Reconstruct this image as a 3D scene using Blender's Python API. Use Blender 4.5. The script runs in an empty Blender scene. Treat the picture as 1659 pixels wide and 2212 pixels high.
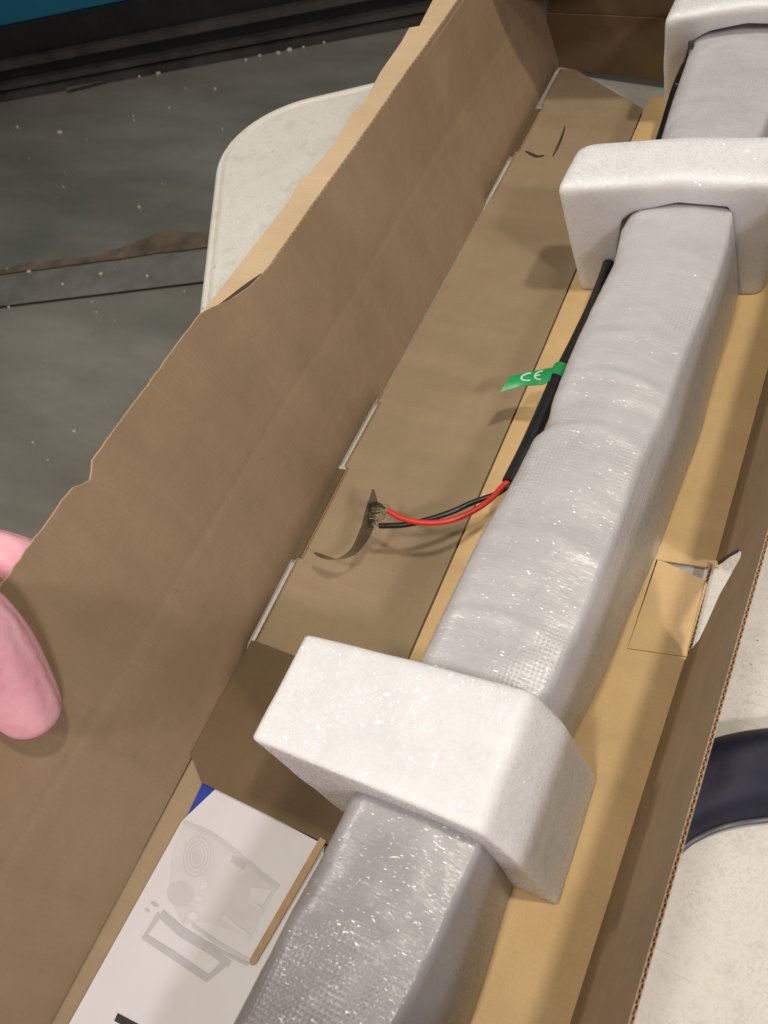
import bpy, bmesh, math, random
from mathutils import Vector, Matrix, noise
random.seed(7)
scene = bpy.context.scene
C = scene.collection

# ------------------------------------------------------------------ camera
F, CX, CY, H = 1661.0, 829.5, 1106.0, 0.5
n_ = Vector((403.5, -1110, F)).normalized()
a_ = Vector((1570, 3056, F)).normalized()
a_ = (a_ - n_ * a_.dot(n_)).normalized()
Zc = -n_; Yc = a_; Xc = Yc.cross(Zc)
if Xc.x < 0: Xc = -Xc                       # right, up, forward components of the world axes

def ray(px, py):
    d = Vector((px - CX, CY - py, F))
    return Vector((Xc.dot(d), Yc.dot(d), Zc.dot(d)))
def at(px, py, z=0.0):
    """point of the horizontal plane at height z"""
    d = ray(px, py); t = (z - H) / d.z
    return Vector((d.x * t, d.y * t, z))
def on_plane(px, py, p0, nrm):
    d = ray(px, py); o = Vector((0, 0, H))
    return o + d * ((Vector(p0) - o).dot(nrm) / d.dot(nrm))

cam_d = bpy.data.cameras.new("camera"); cam = bpy.data.objects.new("camera", cam_d); C.objects.link(cam)
right = Vector((Xc.x, Yc.x, Zc.x)); up = Vector((Xc.y, Yc.y, Zc.y)); fwd = Vector((Xc.z, Yc.z, Zc.z))
M = Matrix((right, up, -fwd)).transposed().to_4x4(); M.translation = (0, 0, H)
cam.matrix_world = M
cam_d.sensor_fit = 'VERTICAL'; cam_d.sensor_height = 36; cam_d.lens = F / 2212 * 36
cam_d.clip_start = 0.01; cam_d.clip_end = 60
cam_d.dof.use_dof = True; cam_d.dof.focus_distance = 0.56; cam_d.dof.aperture_fstop = 16
scene.camera = cam
scene.render.resolution_x = 768; scene.render.resolution_y = 1024

# ------------------------------------------------------------------ world, lamps, exposure
w = bpy.data.worlds.new("World"); scene.world = w; w.use_nodes = True
bg = w.node_tree.nodes["Background"]; bg.inputs[0].default_value = (1.0, 0.94, 0.87, 1); bg.inputs[1].default_value = 0.21
def lamp(name, loc, target, size, power, col, shape='DISK', size_y=None):
    l = bpy.data.lights.new(name, 'AREA'); l.energy = power; l.color = col; l.shape = shape; l.size = size
    if size_y: l.size_y = size_y
    o = bpy.data.objects.new(name, l); C.objects.link(o); o.location = loc
    o.rotation_euler = (Vector(target) - Vector(loc)).to_track_quat('-Z', 'Y').to_euler()
    return o
lamp('ceiling_lamp_cool', (1.05, -0.54, 1.5), (-0.2, 0.4, 0), 0.20, 15, (1.0, 0.90, 0.94))
lamp('ceiling_lamp_warm', (0.50, 0.42, 2.1), (-0.2, 0.4, 0), 0.13, 18.5, (1.0, 0.93, 0.78))
lamp('ceiling_lamp_main', (-0.35, -0.85, 2.4), (-0.1, 0.2, 0), 0.26, 21, (1.0, 0.93, 0.82))
lamp('left_fill_lamp', (-1.75, 0.25, 1.45), (-0.3, 0.3, 0), 0.30, 14, (1.0, 0.95, 0.88))  # added fill lamp, brightens the table seen through the slots
scene.view_settings.view_transform = 'Standard'; scene.view_settings.look = 'None'
scene.view_settings.exposure = 0; scene.view_settings.gamma = 1; scene.view_settings.use_curve_mapping = False
scene.render.engine = 'CYCLES'

# ------------------------------------------------------------------ materials
class NT:
    def __init__(s, name):
        s.m = bpy.data.materials.new(name); s.m.use_nodes = True; s.t = s.m.node_tree; s.N = s.t.nodes; s.L = s.t.links
        s.b = s.N['Principled BSDF']; s.tc = s.N.new('ShaderNodeTexCoord')
    def n(s, typ, **kw):
        x = s.N.new(typ)
        for k, v in kw.items(): setattr(x, k, v)
        return x
    def l(s, a, b): s.L.new(a, b)
    def coords(s, scale=(1, 1, 1), rot=(0, 0, 0)):
        mp = s.n('ShaderNodeMapping'); mp.inputs['Scale'].default_value = scale; mp.inputs['Rotation'].default_value = rot
        s.l(s.tc.outputs['Object'], mp.inputs['Vector']); return mp.outputs[0]
    def noise(s, scale, detail=4, rough=.5, vec=None, dist=0):
        x = s.n('ShaderNodeTexNoise'); x.inputs['Scale'].default_value = scale; x.inputs['Detail'].default_value = detail
        x.inputs['Roughness'].default_value = rough; x.inputs['Distortion'].default_value = dist
        s.l(vec or s.tc.outputs['Object'], x.inputs['Vector']); return x.outputs['Fac']
    def voro(s, scale, vec=None, feat='F1', out='Distance'):
        x = s.n('ShaderNodeTexVoronoi', feature=feat); x.inputs['Scale'].default_value = scale
        s.l(vec or s.tc.outputs['Object'], x.inputs['Vector']); return x.outputs[out]
    def wave(s, scale, direction='X', vec=None, dist=0, dscale=1):
        x = s.n('ShaderNodeTexWave', bands_direction=direction); x.inputs['Scale'].default_value = scale
        x.inputs['Distortion'].default_value = dist; x.inputs['Detail Scale'].default_value = dscale
        s.l(vec or s.tc.outputs['Object'], x.inputs['Vector']); return x.outputs['Fac']
    def ramp(s, fac, stops):
        x = s.n('ShaderNodeValToRGB'); e = x.color_ramp.elements
        while len(e) > 1: e.remove(e[-1])
        e[0].position = stops[0][0]; e[0].color = (*stops[0][1], 1)
        for p, c in stops[1:]:
            k = e.new(p); k.color = (*c, 1)
        s.l(fac, x.inputs[0]); return x.outputs[0]
    def mr(s, fac, a, b, c, d):
        x = s.n('ShaderNodeMapRange'); 
        for i, v in enumerate((a, b, c, d)): x.inputs[i + 1].default_value = v
        s.l(fac, x.inputs[0]); return x.outputs[0]
    def mix(s, fac, a, b, blend='MIX'):
        x = s.n('ShaderNodeMix', data_type='RGBA', blend_type=blend)
        for sock, v in ((x.inputs[0], fac), (x.inputs[6], a), (x.inputs[7], b)):
            if hasattr(v, 'links'): s.l(v, sock)
            elif isinstance(v, (int, float)): sock.default_value = v
            else: sock.default_value = (*v, 1)
        return x.outputs[2]
    def math(s, op, a, b=0.0):
        x = s.n('ShaderNodeMath', operation=op)
        for i, v in enumerate((a, b)):
            if hasattr(v, 'links'): s.l(v, x.inputs[i])
            else: x.inputs[i].default_value = v
        return x.outputs[0]
    def bump(s, h, strength, dist, prev=None):
        x = s.n('ShaderNodeBump'); x.inputs['Strength'].default_value = strength; x.inputs['Distance'].default_value = dist
        s.l(h, x.inputs['Height'])
        if prev: s.l(prev, x.inputs['Normal'])
        return x.outputs[0]
    def facets(s, scale, amount, lo, hi, vec=None, nrm=None):
        """tiny tilted film facets: returns (normal, mask of the shiny ones)"""
        col = s.voro(scale, vec, out='Color')
        sub = s.n('ShaderNodeVectorMath', operation='SUBTRACT'); s.l(col, sub.inputs[0]); sub.inputs[1].default_value = (.5, .5, .5)
        sc = s.n('ShaderNodeVectorMath', operation='SCALE'); s.l(sub.outputs[0], sc.inputs[0]); sc.inputs['Scale'].default_value = amount
        geo = s.n('ShaderNodeNewGeometry'); ad = s.n('ShaderNodeVectorMath', operation='ADD')
        s.l(nrm or geo.outputs['Normal'], ad.inputs[0]); s.l(sc.outputs[0], ad.inputs[1])
        no = s.n('ShaderNodeVectorMath', operation='NORMALIZE'); s.l(ad.outputs[0], no.inputs[0])
        m = s.voro(scale * 1.01, vec, out='Color'); sp = s.n('ShaderNodeSeparateColor'); s.l(m, sp.inputs[0])
        return no.outputs[0], s.mr(sp.outputs[0], lo, hi, 0, 1)
    def set(s, **kw):
        for k, v in kw.items():
            i = s.b.inputs[k.replace('_', ' ')]
            if hasattr(v, 'links'): s.l(v, i)
            elif isinstance(v, tuple): i.default_value = (*v, 1) if len(i.default_value) == 4 else v
            else: i.default_value = v
        return s.m

def cardboard(name, c1, c2, flute_axis='Y', spec=.3):
    s = NT(name)
    big = s.noise(9, 4, .55)
    fib = s.noise(60, 6, .7, s.coords((1, .25, 1)))
    fine = s.noise(900, 2, .6)
    col = s.mix(s.mr(big, .3, .7, 0, 1), c1, c2)
    col = s.mix(s.mr(fib, .3, .75, 0, .22), col, tuple(x * .72 for x in c1))
    col = s.mix(s.mr(fine, .35, .65, 0, .16), col, tuple(x * .6 for x in c1))
    sp = s.noise(220, 2, .4)
    col = s.mix(s.mr(sp, .74, .80, 0, .25), col, (.10, .055, .025))
    fl = s.wave(85, flute_axis)
    col = s.mix(s.math('MULTIPLY', fl, .04), col, tuple(x * .55 for x in c1))
    scf = s.noise(1, 4, .7, s.coords((16, 90, 16), (0, 0, .3)))
    col = s.mix(s.mr(scf, .66, .78, 0, .30), col, tuple(min(1, x * 1.5) for x in c2))
    crs = s.noise(1, 3, .6, s.coords((5, 30, 5)))
    col = s.mix(s.mr(crs, .45, .7, 0, .22), col, tuple(x * .62 for x in c1))
    b = s.bump(fl, .12, .0003)
    b = s.bump(fib, .25, .0006, b)
    b = s.bump(s.noise(14, 3), .5, .006, b)
    b = s.bump(fine, .25, .0002, b)
    return s.set(Base_Color=col, Roughness=s.mr(fib, .3, .7, .5, .72), Specular_IOR_Level=spec, Normal=b)
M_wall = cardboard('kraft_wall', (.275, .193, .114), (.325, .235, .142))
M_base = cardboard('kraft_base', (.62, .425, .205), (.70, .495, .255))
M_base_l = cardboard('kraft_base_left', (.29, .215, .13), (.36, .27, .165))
M_shaded = cardboard('kraft_shaded', (.13, .086, .042), (.165, .112, .058))  # kraft with shade painted into its colour
M_cut = cardboard('kraft_cut_edge', (.40, .26, .15), (.55, .40, .26))
M_fold = cardboard('kraft_outer', (.52, .38, .23), (.58, .44, .28))

def mk_foam():
    s = NT('white_pe_foam')
    cells = s.voro(330); cells2 = s.voro(700)
    nz = s.noise(45, 4, .6)
    col = s.mix(s.mr(nz, .3, .7, 0, 1), (.69, .70, .705), (.75, .76, .765))
    col = s.mix(s.mr(cells, .0, .55, .0, .10), col, (.52, .52, .52))
    b = s.bump(cells, .22, .0005); b = s.bump(cells2, .30, .0003, b); b = s.bump(nz, .35, .003, b)
    cn, cm = s.facets(880, 1.05, .35, .37)
    return s.set(Base_Color=col, Roughness=.5, Specular_IOR_Level=.4, Normal=b, Coat_Weight=s.math('MULTIPLY', cm, .6), Coat_Roughness=.15, Coat_Normal=cn,
                 Subsurface_Weight=1.0, Subsurface_Radius=(.016, .016, .015), Subsurface_Scale=1.0)
M_foam = mk_foam()

def mk_wrap():
    s = NT('grey_white_foam_wrap')
    big = s.noise(14, 4, .6)
    v = s.coords((1, 3.0, 1))
    wr = s.noise(26, 5, .65, v, .6)
    gx = s.wave(120, 'X'); gy = s.wave(120, 'Y')
    grid = s.math('MULTIPLY', gx, gy)
    mask = s.mr(s.noise(11, 2, .5, s.coords((1.6, .8, 1))), .50, .62, 0.05, 1.0)
    g = s.math('MULTIPLY', grid, mask)
    fine = s.noise(1, 3, .6, s.coords((260, 900, 260)))
    streak = s.noise(1, 2, .5, s.coords((70, 420, 70)), .4)
    col = s.mix(s.mr(big, .3, .7, 0, 1), (.44, .432, .44), (.52, .512, .515))
    col = s.mix(s.math('MULTIPLY', g, .55), col, (.34, .39, .37))
    col = s.mix(s.mr(streak, .5, .72, 0, .14), col, (.66, .65, .65))
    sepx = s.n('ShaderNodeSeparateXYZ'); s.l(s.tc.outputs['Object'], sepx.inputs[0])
    near_shade = s.mr(s.math('ADD', sepx.outputs['Y'], s.math('MULTIPLY', s.noise(9, 3), .10)), .16, .00, 0, .92)
    col = s.mix(near_shade, col, (.15, .145, .145))  # body shadow painted into the colour of the near end
    b = s.bump(wr, .22, .0022); b = s.bump(g, .36, .0005, b); b = s.bump(streak, .28, .0006, b); b = s.bump(fine, .30, .0003, b)
    rough = s.mr(fine, .35, .7, .46, .28)
    cn, cm = s.facets(1, .62, .30, .32, s.coords((620, 1500, 620)))
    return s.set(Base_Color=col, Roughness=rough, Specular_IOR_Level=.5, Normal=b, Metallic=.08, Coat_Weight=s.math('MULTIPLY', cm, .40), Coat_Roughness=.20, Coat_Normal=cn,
                 Subsurface_Weight=.55, Subsurface_Radius=(.010, .010, .010), Subsurface_Scale=1.0)
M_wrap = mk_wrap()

def mk_table():
    s = NT('speckled_white_plastic')
    a = s.noise(520, 3, .7); bN = s.noise(24, 4, .6); d = s.voro(120)
    msk = s.mr(bN, .45, .6, 0, 1)
    spk = s.math('MULTIPLY', s.mr(a, .50, .60, 0, 1), s.mr(bN, .35, .62, .12, .7))
    col = s.mix(s.mr(s.noise(5, 3), .3, .7, 0, 1), (.60, .575, .51), (.69, .665, .605))
    col = s.mix(s.math('MULTIPLY', spk, .60), col, (.40, .385, .35))
    col = s.mix(s.mr(s.noise(60, 5, .75), .52, .66, 0, .5), col, (.45, .435, .40))
    # scratches
    for rot, th in ((.5, .74), (1.3, .76)):
        sc = s.noise(1, 1, .4, s.coords((14, 420, 1), (0, 0, rot)))
        col = s.mix(s.mr(sc, th, th + .05, 0, .35), col, (.25, .23, .20))
    col = s.mix(s.mr(s.noise(75, 2, .4), .735, .76, 0, .8), col, (.12, .11, .10))
    b = s.bump(a, .35, .0007)
    return s.set(Base_Color=col, Roughness=.5, Specular_IOR_Level=.4, Normal=b)
M_table = mk_table()

def mk_floor():
    s = NT('dark_painted_floor')
    v = s.coords((1, 3.2, 1), (0, 0, -.363))
    big = s.noise(1.1, 4, .6, v); med = s.noise(7, 5, .65)
    col = s.mix(s.mr(big, .35, .65, 0, 1), (.175, .165, .135), (.28, .265, .230))
    col = s.mix(s.mr(med, .5, .8, 0, .5), col, (.18, .165, .14))
    col = s.mix(s.mr(s.noise(2.2, 2), .58, .72, 0, .3), col, (.06, .12, .10))
    col = s.mix(s.mr(s.noise(34, 5, .75), .60, .74, 0, .5), col, (.28, .265, .23))
    col = s.mix(s.mr(s.noise(1, 3, .6, s.coords((5, 60, 1), (0, 0, -.5))), .66, .74, 0, .4), col, (.27, .26, .23))
    b = s.bump(med, .3, .004); b = s.bump(s.noise(120, 3), .3, .0012, b)
    return s.set(Base_Color=col, Roughness=s.mr(med, .3, .8, .28, .5), Specular_IOR_Level=.5, Normal=b)
M_floor = mk_floor()

def simple(name, col, rough=.5, metal=0, var=.15, nscale=80, bumpd=.0004, spec=.5, **kw):
    s = NT(name); nz = s.noise(nscale, 4, .6)
    c = s.mix(s.mr(nz, .3, .7, 0, 1), tuple(x * (1 - var) for x in col), tuple(min(1, x * (1 + var)) for x in col))
    return s.set(Base_Color=c, Roughness=s.mr(nz, .3, .7, rough * .85, min(1, rough * 1.15)), Metallic=metal, Specular_IOR_Level=spec,
                 Normal=s.bump(nz, .4, bumpd), **kw)
M_black_rub = simple('black_cable_rubber', (.010, .010, .011), .36)
M_red = simple('red_wire_insulation', (.55, .028, .018), .42, var=.08)
M_green = simple('green_tag_vinyl', (.012, .27, .085), .35, var=.10)
M_white_ink = simple('white_print', (.42, .62, .45), .4, var=.03)
M_copper = simple('tinned_strands', (.30, .25, .18), .35, .8)
M_navy = simple('navy_vinyl', (.010, .011, .026), .6, nscale=30, bumpd=.003, spec=.35)
M_navy_seam = simple('grey_piping', (.10, .10, .11), .4)
M_paper = simple('matt_white_paper', (.62, .605, .625), .38, var=.03, nscale=20, bumpd=.0008)
M_ink = simple('grey_print', (.45, .44, .45), .5, var=.05)
M_ink_l = simple('pale_grey_print', (.51, .495, .50), .5, var=.04)
M_ink_ll = simple('paler_grey_print', (.565, .545, .55), .5, var=.03)
M_ink_b = simple('black_print', (.018, .014, .02), .5)
M_blue = simple('blue_cover', (.018, .045, .30), .4, var=.1)
M_wood = simple('pale_wood', (.36, .235, .115), .55, nscale=120)
M_rail = simple('black_metal', (.010, .010, .010), .35, nscale=9, var=.4)
M_rail2 = simple('worn_dark_metal', (.050, .045, .042), .4, nscale=9, var=.4)
M_teal = simple('teal_blue_panel', (.004, .12, .21), .55, var=.1, nscale=3)
M_chip = simple('pale_debris', (.55, .52, .43), .8, var=.3)
M_strip = simple('brown_tape_residue', (.16, .12, .085), .6, nscale=12, var=.4)
M_slit = simple('dark_slit', (.05, .03, .016), .8)
M_seam = simple('dark_seam', (.012, .011, .010), .8)

def mk_skin():
    s = NT('pink_skin')
    nz = s.noise(55, 4, .6); lines = s.noise(240, 3, .6, s.coords((1, 3, 1)))
    col = s.mix(s.mr(nz, .35, .7, 0, 1), (.95, .46, .54), (.97, .54, .61))
    b = s.bump(nz, .2, .003); b = s.bump(lines, .3, .0006, b); b = s.bump(s.wave(28, 'X', s.coords((1, 1, 1), (0, .5, .9)), 3, 2), .35, .0016, b)
    return s.set(Base_Color=col, Roughness=.45, Normal=b, Subsurface_Weight=.35, Subsurface_Radius=(.012, .004, .003), Subsurface_Scale=1.0)
M_skin = mk_skin()
def mk_film():
    s = NT('smoky_clear_film')
    return s.set(Base_Color=(.30, .26, .20), Roughness=.12, Transmission_Weight=.75, IOR=1.3, Alpha=.72)
M_film = simple('smoky_film', (.045, .038, .025), .12, Alpha=.8)

# ------------------------------------------------------------------ helpers
def root(name, label, cat, loc=(0, 0, 0), group=None, kind=None):
    o = bpy.data.objects.new(name, None); C.objects.link(o); o.location = loc; o.empty_display_size = .05
    o['label'] = label; o['category'] = cat
    if group: o['group'] = group
    return o
def tag(o, label, cat, group=None):
    o['label'] = label; o['category'] = cat
    if group: o['group'] = group
    return o
def obj(name, verts, faces, mats, parent=None, smooth=False, midx=None, label=None):
    """vertices are in world metres; a child is offset back by its ancestors' location"""
    me = bpy.data.meshes.new(name); me.from_pydata([tuple(v) for v in verts], [], faces); me.update()
    bm = bmesh.new(); bm.from_mesh(me); bmesh.ops.recalc_face_normals(bm, faces=bm.faces[:]); bm.to_mesh(me); bm.free()
    if not isinstance(mats, (list, tuple)): mats = [mats]
    for m in mats: me.materials.append(m)
    if midx:
        for p, k in zip(me.polygons, midx): p.material_index = k
    if smooth:
        for p in me.polygons: p.use_smooth = True
    o = bpy.data.objects.new(name, me); C.objects.link(o)
    if parent:
        o.parent = parent
        L = Vector((0, 0, 0)); q = parent
        while q: L += Vector(q.location); q = q.parent
        o.location = -L
    if label: o['label'] = label
    return o
class G:
    def __init__(s): s.v = []; s.f = []; s.m = []
    def add(s, vs, fs, m=0):
        k = len(s.v); s.v += [Vector(v) for v in vs]; s.f += [tuple(i + k for i in f) for f in fs]; s.m += [m] * len(fs)
    def grid(s, rows, m=0, close=False):
        nu = len(rows); nv = len(rows[0]); vs = [p for r in rows for p in r]; fs = []
        for i in range(nu - 1):
            for j in range(nv - 1 + (1 if close else 0)):
                j2 = (j + 1) % nv
                fs.append((i * nv + j, i * nv + j2, (i + 1) * nv + j2, (i + 1) * nv + j))
        s.add(vs, fs, m)
    def obj(s, name, mats, parent=None, smooth=False, label=None): return obj(name, s.v, s.f, mats, parent, smooth, s.m, label)
def resample(pts, step):
    pts = [Vector(p) for p in pts]; out = [pts[0]]
    for a, b in zip(pts, pts[1:]):
        k = max(1, int((b - a).length / step))
        for i in range(1, k + 1): out.append(a.lerp(b, i / k))
    return out
def spline(pts, k=12):
    P = [Vector(p) for p in pts]; P = [P[0] * 2 - P[1]] + P + [P[-1] * 2 - P[-2]]; out = []
    for i in range(1, len(P) - 2):
        for j in range(k):
            t = j / k; a, b, c, d = P[i - 1:i + 3]
            out.append(.5 * ((2 * b) + (c - a) * t + (2 * a - 5 * b + 4 * c - d) * t * t + (3 * b - a - 3 * c + d) * t ** 3))
    out.append(P[-2]); return out
def interp(x, xs, ys):
    if x <= xs[0]: return ys[0]
    for i in range(len(xs) - 1):
        if x <= xs[i + 1]:
            t = (x - xs[i]) / (xs[i + 1] - xs[i]); return ys[i] + (ys[i + 1] - ys[i]) * t
    return ys[-1]
def sstep(t): t = max(0, min(1, t)); return t * t * (3 - 2 * t)
def flutes(g, edge, inward, nrm, T, m=1, pitch=.0037, depth=.006, lin=.0003):
    """corrugated core seen at a cut edge: edge = points on the outer face, nrm points from the back liner to the front one"""
    e = resample(edge, pitch / 8); s = 0; prev = None; A = (T - 2 * lin) / 2; r1 = []; r2 = []; r3 = []; r4 = []
    for p in e:
        if prev is not None: s += (p - prev).length
        prev = p
        c = p - nrm * (T / 2) + inward * .0002
        ph = 2 * math.pi * s / pitch + .8 * math.sin(s * 37)
        o = A * .92 * math.sin(ph)
        r1.append(c + nrm * (o + .00013)); r2.append(c + nrm * (o - .00013))
        r3.append(c + nrm * (o + .00013) + inward * depth); r4.append(c + nrm * (o - .00013) + inward * depth)
    g.grid([r3, r1, r2, r4], m)
    f0 = [p for p in e]; f1 = [p - nrm * lin for p in e]; f2 = [p - nrm * lin + inward * depth for p in e]
    g.grid([f0, f1, f2], m)
    b0 = [p - nrm * T for p in e]; b1 = [p - nrm * (T - lin) for p in e]; b2 = [p - nrm * (T - lin) + inward * depth for p in e]
    g.grid([b0, b1, b2], m)
def slab(g, outline, nrm, T, fl=(), m=0, me=1):
    """flat board: outline = planar points of its upper face; fl = indices of the edges that show the flutes"""
    P = [Vector(p) for p in outline]; nrm = Vector(nrm).normalized(); k = len(P)
    cen = sum(P, Vector()) / k
    g.add(P, [tuple(range(k))], m); g.add([p - nrm * T for p in P], [tuple(range(k))], m)
    for i in range(k):
        a, b = P[i], P[(i + 1) % k]
        d = (b - a).normalized(); inn = nrm.cross(d)
        if inn.dot(cen - (a + b) / 2) < 0: inn = -inn
        if i in fl: flutes(g, [a, b], inn, nrm, T, me)
        else: g.add([a, b, b - nrm * T, a - nrm * T], [(0, 1, 2, 3)], me)
def tube(g, pts, rad, m=0, n=12, cap=True):
    pts = [Vector(p) for p in pts]; rows = []; ref = Vector((0, 0, 1)); 
    for i, p in enumerate(pts):
        t = (pts[min(i + 1, len(pts) - 1)] - pts[max(i - 1, 0)]).normalized()
        u = t.cross(ref); u = u.normalized() if u.length > 1e-4 else Vector((1, 0, 0)); v = u.cross(t).normalized()
        r = rad(i / (len(pts) - 1)) if callable(rad) else rad
        rows.append([p + (u * math.cos(2 * math.pi * j / n) + v * math.sin(2 * math.pi * j / n)) * r for j in range(n)])
    g.grid(rows, m, True)
    if cap: g.add(rows[0], [tuple(range(n))], m); g.add(rows[-1], [tuple(range(n))], m)
def setting(o): o['kind'] = 'structure'; return o

# ------------------------------------------------------------------ background: floor, black track, teal panel
TZ = -.012      # table top height
FZ = -.75
U = Vector((.934, .357, 0)); U.normalize(); V = Vector((-U.y, U.x, 0))
setting(obj('floor', [(-9, -6, FZ), (7, -6, FZ), (7, 9, FZ), (-9, 9, FZ)], [(0, 1, 2, 3)], M_floor))
base = at(0, 210, FZ)
def tv(px, py):   # point of the upright plane through the foot of the track
    return on_plane(px, py, base, V)
def hz(px, py): return tv(px, py).z
def bar_box(g, off0, off1, z0, z1, m=0, s0=-3.0, s1=5.0, rnd=0):
    o = Vector((base.x, base.y, 0)); P = []
    for s in (s0, s1):
        for (off, z) in ((off0, z0), (off1, z0), (off1, z1), (off0, z1)): P.append(o + U * s + V * off + Vector((0, 0, z)))
    g.add(P, [(0, 1, 2, 3), (4, 5, 6, 7), (0, 1, 5, 4), (1, 2, 6, 5), (2, 3, 7, 6), (3, 0, 4, 7)], m)
z1, z2, z3, z4 = hz(0, 188), hz(0, 166), hz(0, 135), hz(0, 62)
tr = root('floor_track', 'long black metal track along the far edge of the dark floor', 'metal track', (base.x, base.y, FZ))
g = G(); bar_box(g, .0, .60, FZ, z4 - .0, 0); g.obj('base_plate', M_rail, tr)
for (za, zb, o0) in ((FZ + .001, FZ + (z1 - FZ) * .75, -.045), (z1, z1 + (z2 - z1) * .55, -.035), (z2 + (z3 - z2) * .65, z3 + .008, -.03)):
    g = G(); bar_box(g, o0, -.001, za, zb, 0); g.obj('rail', M_rail2, tr)
pn = root('wall_panel', 'teal blue panel standing behind the black metal track', 'panel', (base.x, base.y, z4))
g = G(); bar_box(g, .02, .06, z4 + .002, z4 + 2.0, 0); g.obj('sheet', M_teal, pn)
# seam strip of the floor
A, B = at(0, 600, FZ), at(430, 575, FZ)
def band(px_pts_top, px_pts_bot, z, name, mat, par=None):
    g = G(); T_ = [at(*p, z) for p in px_pts_top]; B_ = [at(*p, z) for p in px_pts_bot]; g.grid([T_, B_]); return g.obj(name, mat, par)
st = root('floor_strip', 'worn metal joining strip crossing the dark floor left of the table', 'floor strip', tuple(at(200, 620, FZ)))
dU = U
p0 = at(0, 600, FZ); q0 = at(0, 664, FZ)
g = G(); W = (q0 - p0).dot(-V)
o0 = p0 - U * 1.0
bz = .004
g.add([o0 + Vector((0, 0, bz)), o0 + U * 3.4 + Vector((0, 0, bz)), o0 + U * 3.4 - V * W + Vector((0, 0, bz)), o0 - V * W + Vector((0, 0, bz))], [(0, 1, 2, 3)])
g.obj('strip_plate', simple('dull_grey_metal', (.20, .188, .168), .32, 0, nscale=8, var=.3), st)
g = G(); s0 = o0 - V * W
g.add([s0 + Vector((0, 0, .0045)), s0 + U * 3.4 + Vector((0, 0, .0045)), s0 + U * 3.4 - V * .007 + Vector((0, 0, .0045)), s0 - V * .007 + Vector((0, 0, .0045))], [(0, 1, 2, 3)])
g.obj('seam', M_seam, st)
# ragged tape residue above the strip
g = G(); top = []; bot = []
for i in range(90):
    s = -1.0 + i * .035; nn = noise.noise(Vector((s * 4, 0, 3))); n2 = noise.noise(Vector((s * 9, 5, 3)))
    e = p0 + U * s + Vector((0, 0, .006))
    bot.append(e + V * (.008 + .01 * n2)); top.append(e + V * (.03 + .05 * nn + .035 * n2 + (.07 * math.exp(-((s - .52) / .18) ** 2))))
g.grid([top, bot]); g.obj('tape_residue', M_strip, st)
# debris
g = G()
spots = [(37, 272, 4), (128, 284, 9), (365, 231, 4), (287, 248, 3), (289, 258, 4), (480, 277, 3), (400, 190, 3), (465, 190, 5), (342, 155, 9), (300, 163, 5), (250, 166, 4),
         (16, 580, 5), (62, 586, 9), (218, 590, 9), (318, 595, 6), (135, 613, 7), (199, 651, 5), (398, 628, 4), (18, 662, 5), (208, 673, 5), (300, 445, 6), (136, 402, 4), (103, 993, 6), (70, 955, 5), (160, 930, 7),
         (105, 188, 4), (40, 208, 5), (600, 112, 8), (625, 105, 10), (650, 92, 9), (560, 118, 6), (530, 128, 5), (655, 100, 5), (470, 122, 5), (700, 90, 5)]
for (px, py, sz) in spots + [(random.uniform(0, 430), random.uniform(240, 1100), random.uniform(1, 2.2)) for _ in range(16)]:
    c = at(px, py, FZ + .006); r = sz / 1661 * c.length * .62; k = random.randint(5, 7); a0 = random.random() * 6
    ring = [c + Vector((math.cos(a0 + j * 6.283 / k) * r * random.uniform(.6, 1.2), math.sin(a0 + j * 6.283 / k) * r * random.uniform(.5, 1), 0)) for j in range(k)]
    lo = [p - Vector((0, 0, .0055)) for p in ring]
    g.add(ring + [c + Vector((0, 0, r * .3))], [(j, (j + 1) % k, k) for j in range(k)]); g.grid([ring + ring[:1], lo + lo[:1]])
o = g.obj('floor_debris', M_chip); o['kind'] = 'stuff'; o['label'] = 'pale crumbs and chips scattered on the dark floor'; o['category'] = 'debris'

# paint flake on the track foot
g = G(); fl = [(140, 195), (160, 175), (215, 160), (232, 165), (225, 175), (145, 196)]
P = [at(*p, FZ + .012) for p in fl]; g.add(P, [tuple(range(len(P)))]); g.add([p - Vector((0, 0, .006)) for p in P], [tuple(range(len(P)))])
tag(g.obj('cardboard_scrap', simple('grey_scrap', (.14, .13, .11), .7)), 'long grey scrap lying against the foot of the black track', 'scrap')

# ------------------------------------------------------------------ table
c1 = at(425, 680, TZ); c2 = at(465, 345, TZ); c3 = at(560, 230, TZ); c4 = at(810, 175, TZ)
e1 = (c2 - c1).normalized(); e2 = Vector((e1.y, -e1.x, 0))
corner = c1 + e1 * ((c4 - c1).dot(e1))
tb = root('folding_table', 'white speckled plastic table with rounded corners under the cardboard box', 'table', (corner.x, corner.y, FZ))
L_, W_, R_ = 1.83, .76, .125
def rrect(inset, z):
    pts = []; r = max(.01, R_ - inset)
    for (cx, cy, a0) in ((R_, R_, 180), (R_, L_ - R_, 90), (W_ - R_, L_ - R_, 0), (W_ - R_, R_, 270)):
        for k in range(15):
            a = math.radians(a0 - k * 90 / 14)
            # local: x along e2, y along -e1
            pts.append((cx + r * math.cos(a) * 1.0, cy + r * math.sin(a) * -1.0))
    # order check handled by recalc
    return [corner + e2 * x - e1 * y + Vector((0, 0, z - corner.z)) for x, y in pts]
def rr(inset, z):
    pts = []; r = R_ - inset
    for (cx, cy, a0) in ((R_, R_, 180), (W_ - R_, R_, 270), (W_ - R_, L_ - R_, 0), (R_, L_ - R_, 90)):
        for k in range(17):
            a = math.radians(a0 + k * 90 / 16); pts.append((cx + r * math.cos(a), cy + r * math.sin(a)))
    return [corner + e2 * x - e1 * y + Vector((0, 0, z - corner.z)) for x, y in pts]
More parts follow.
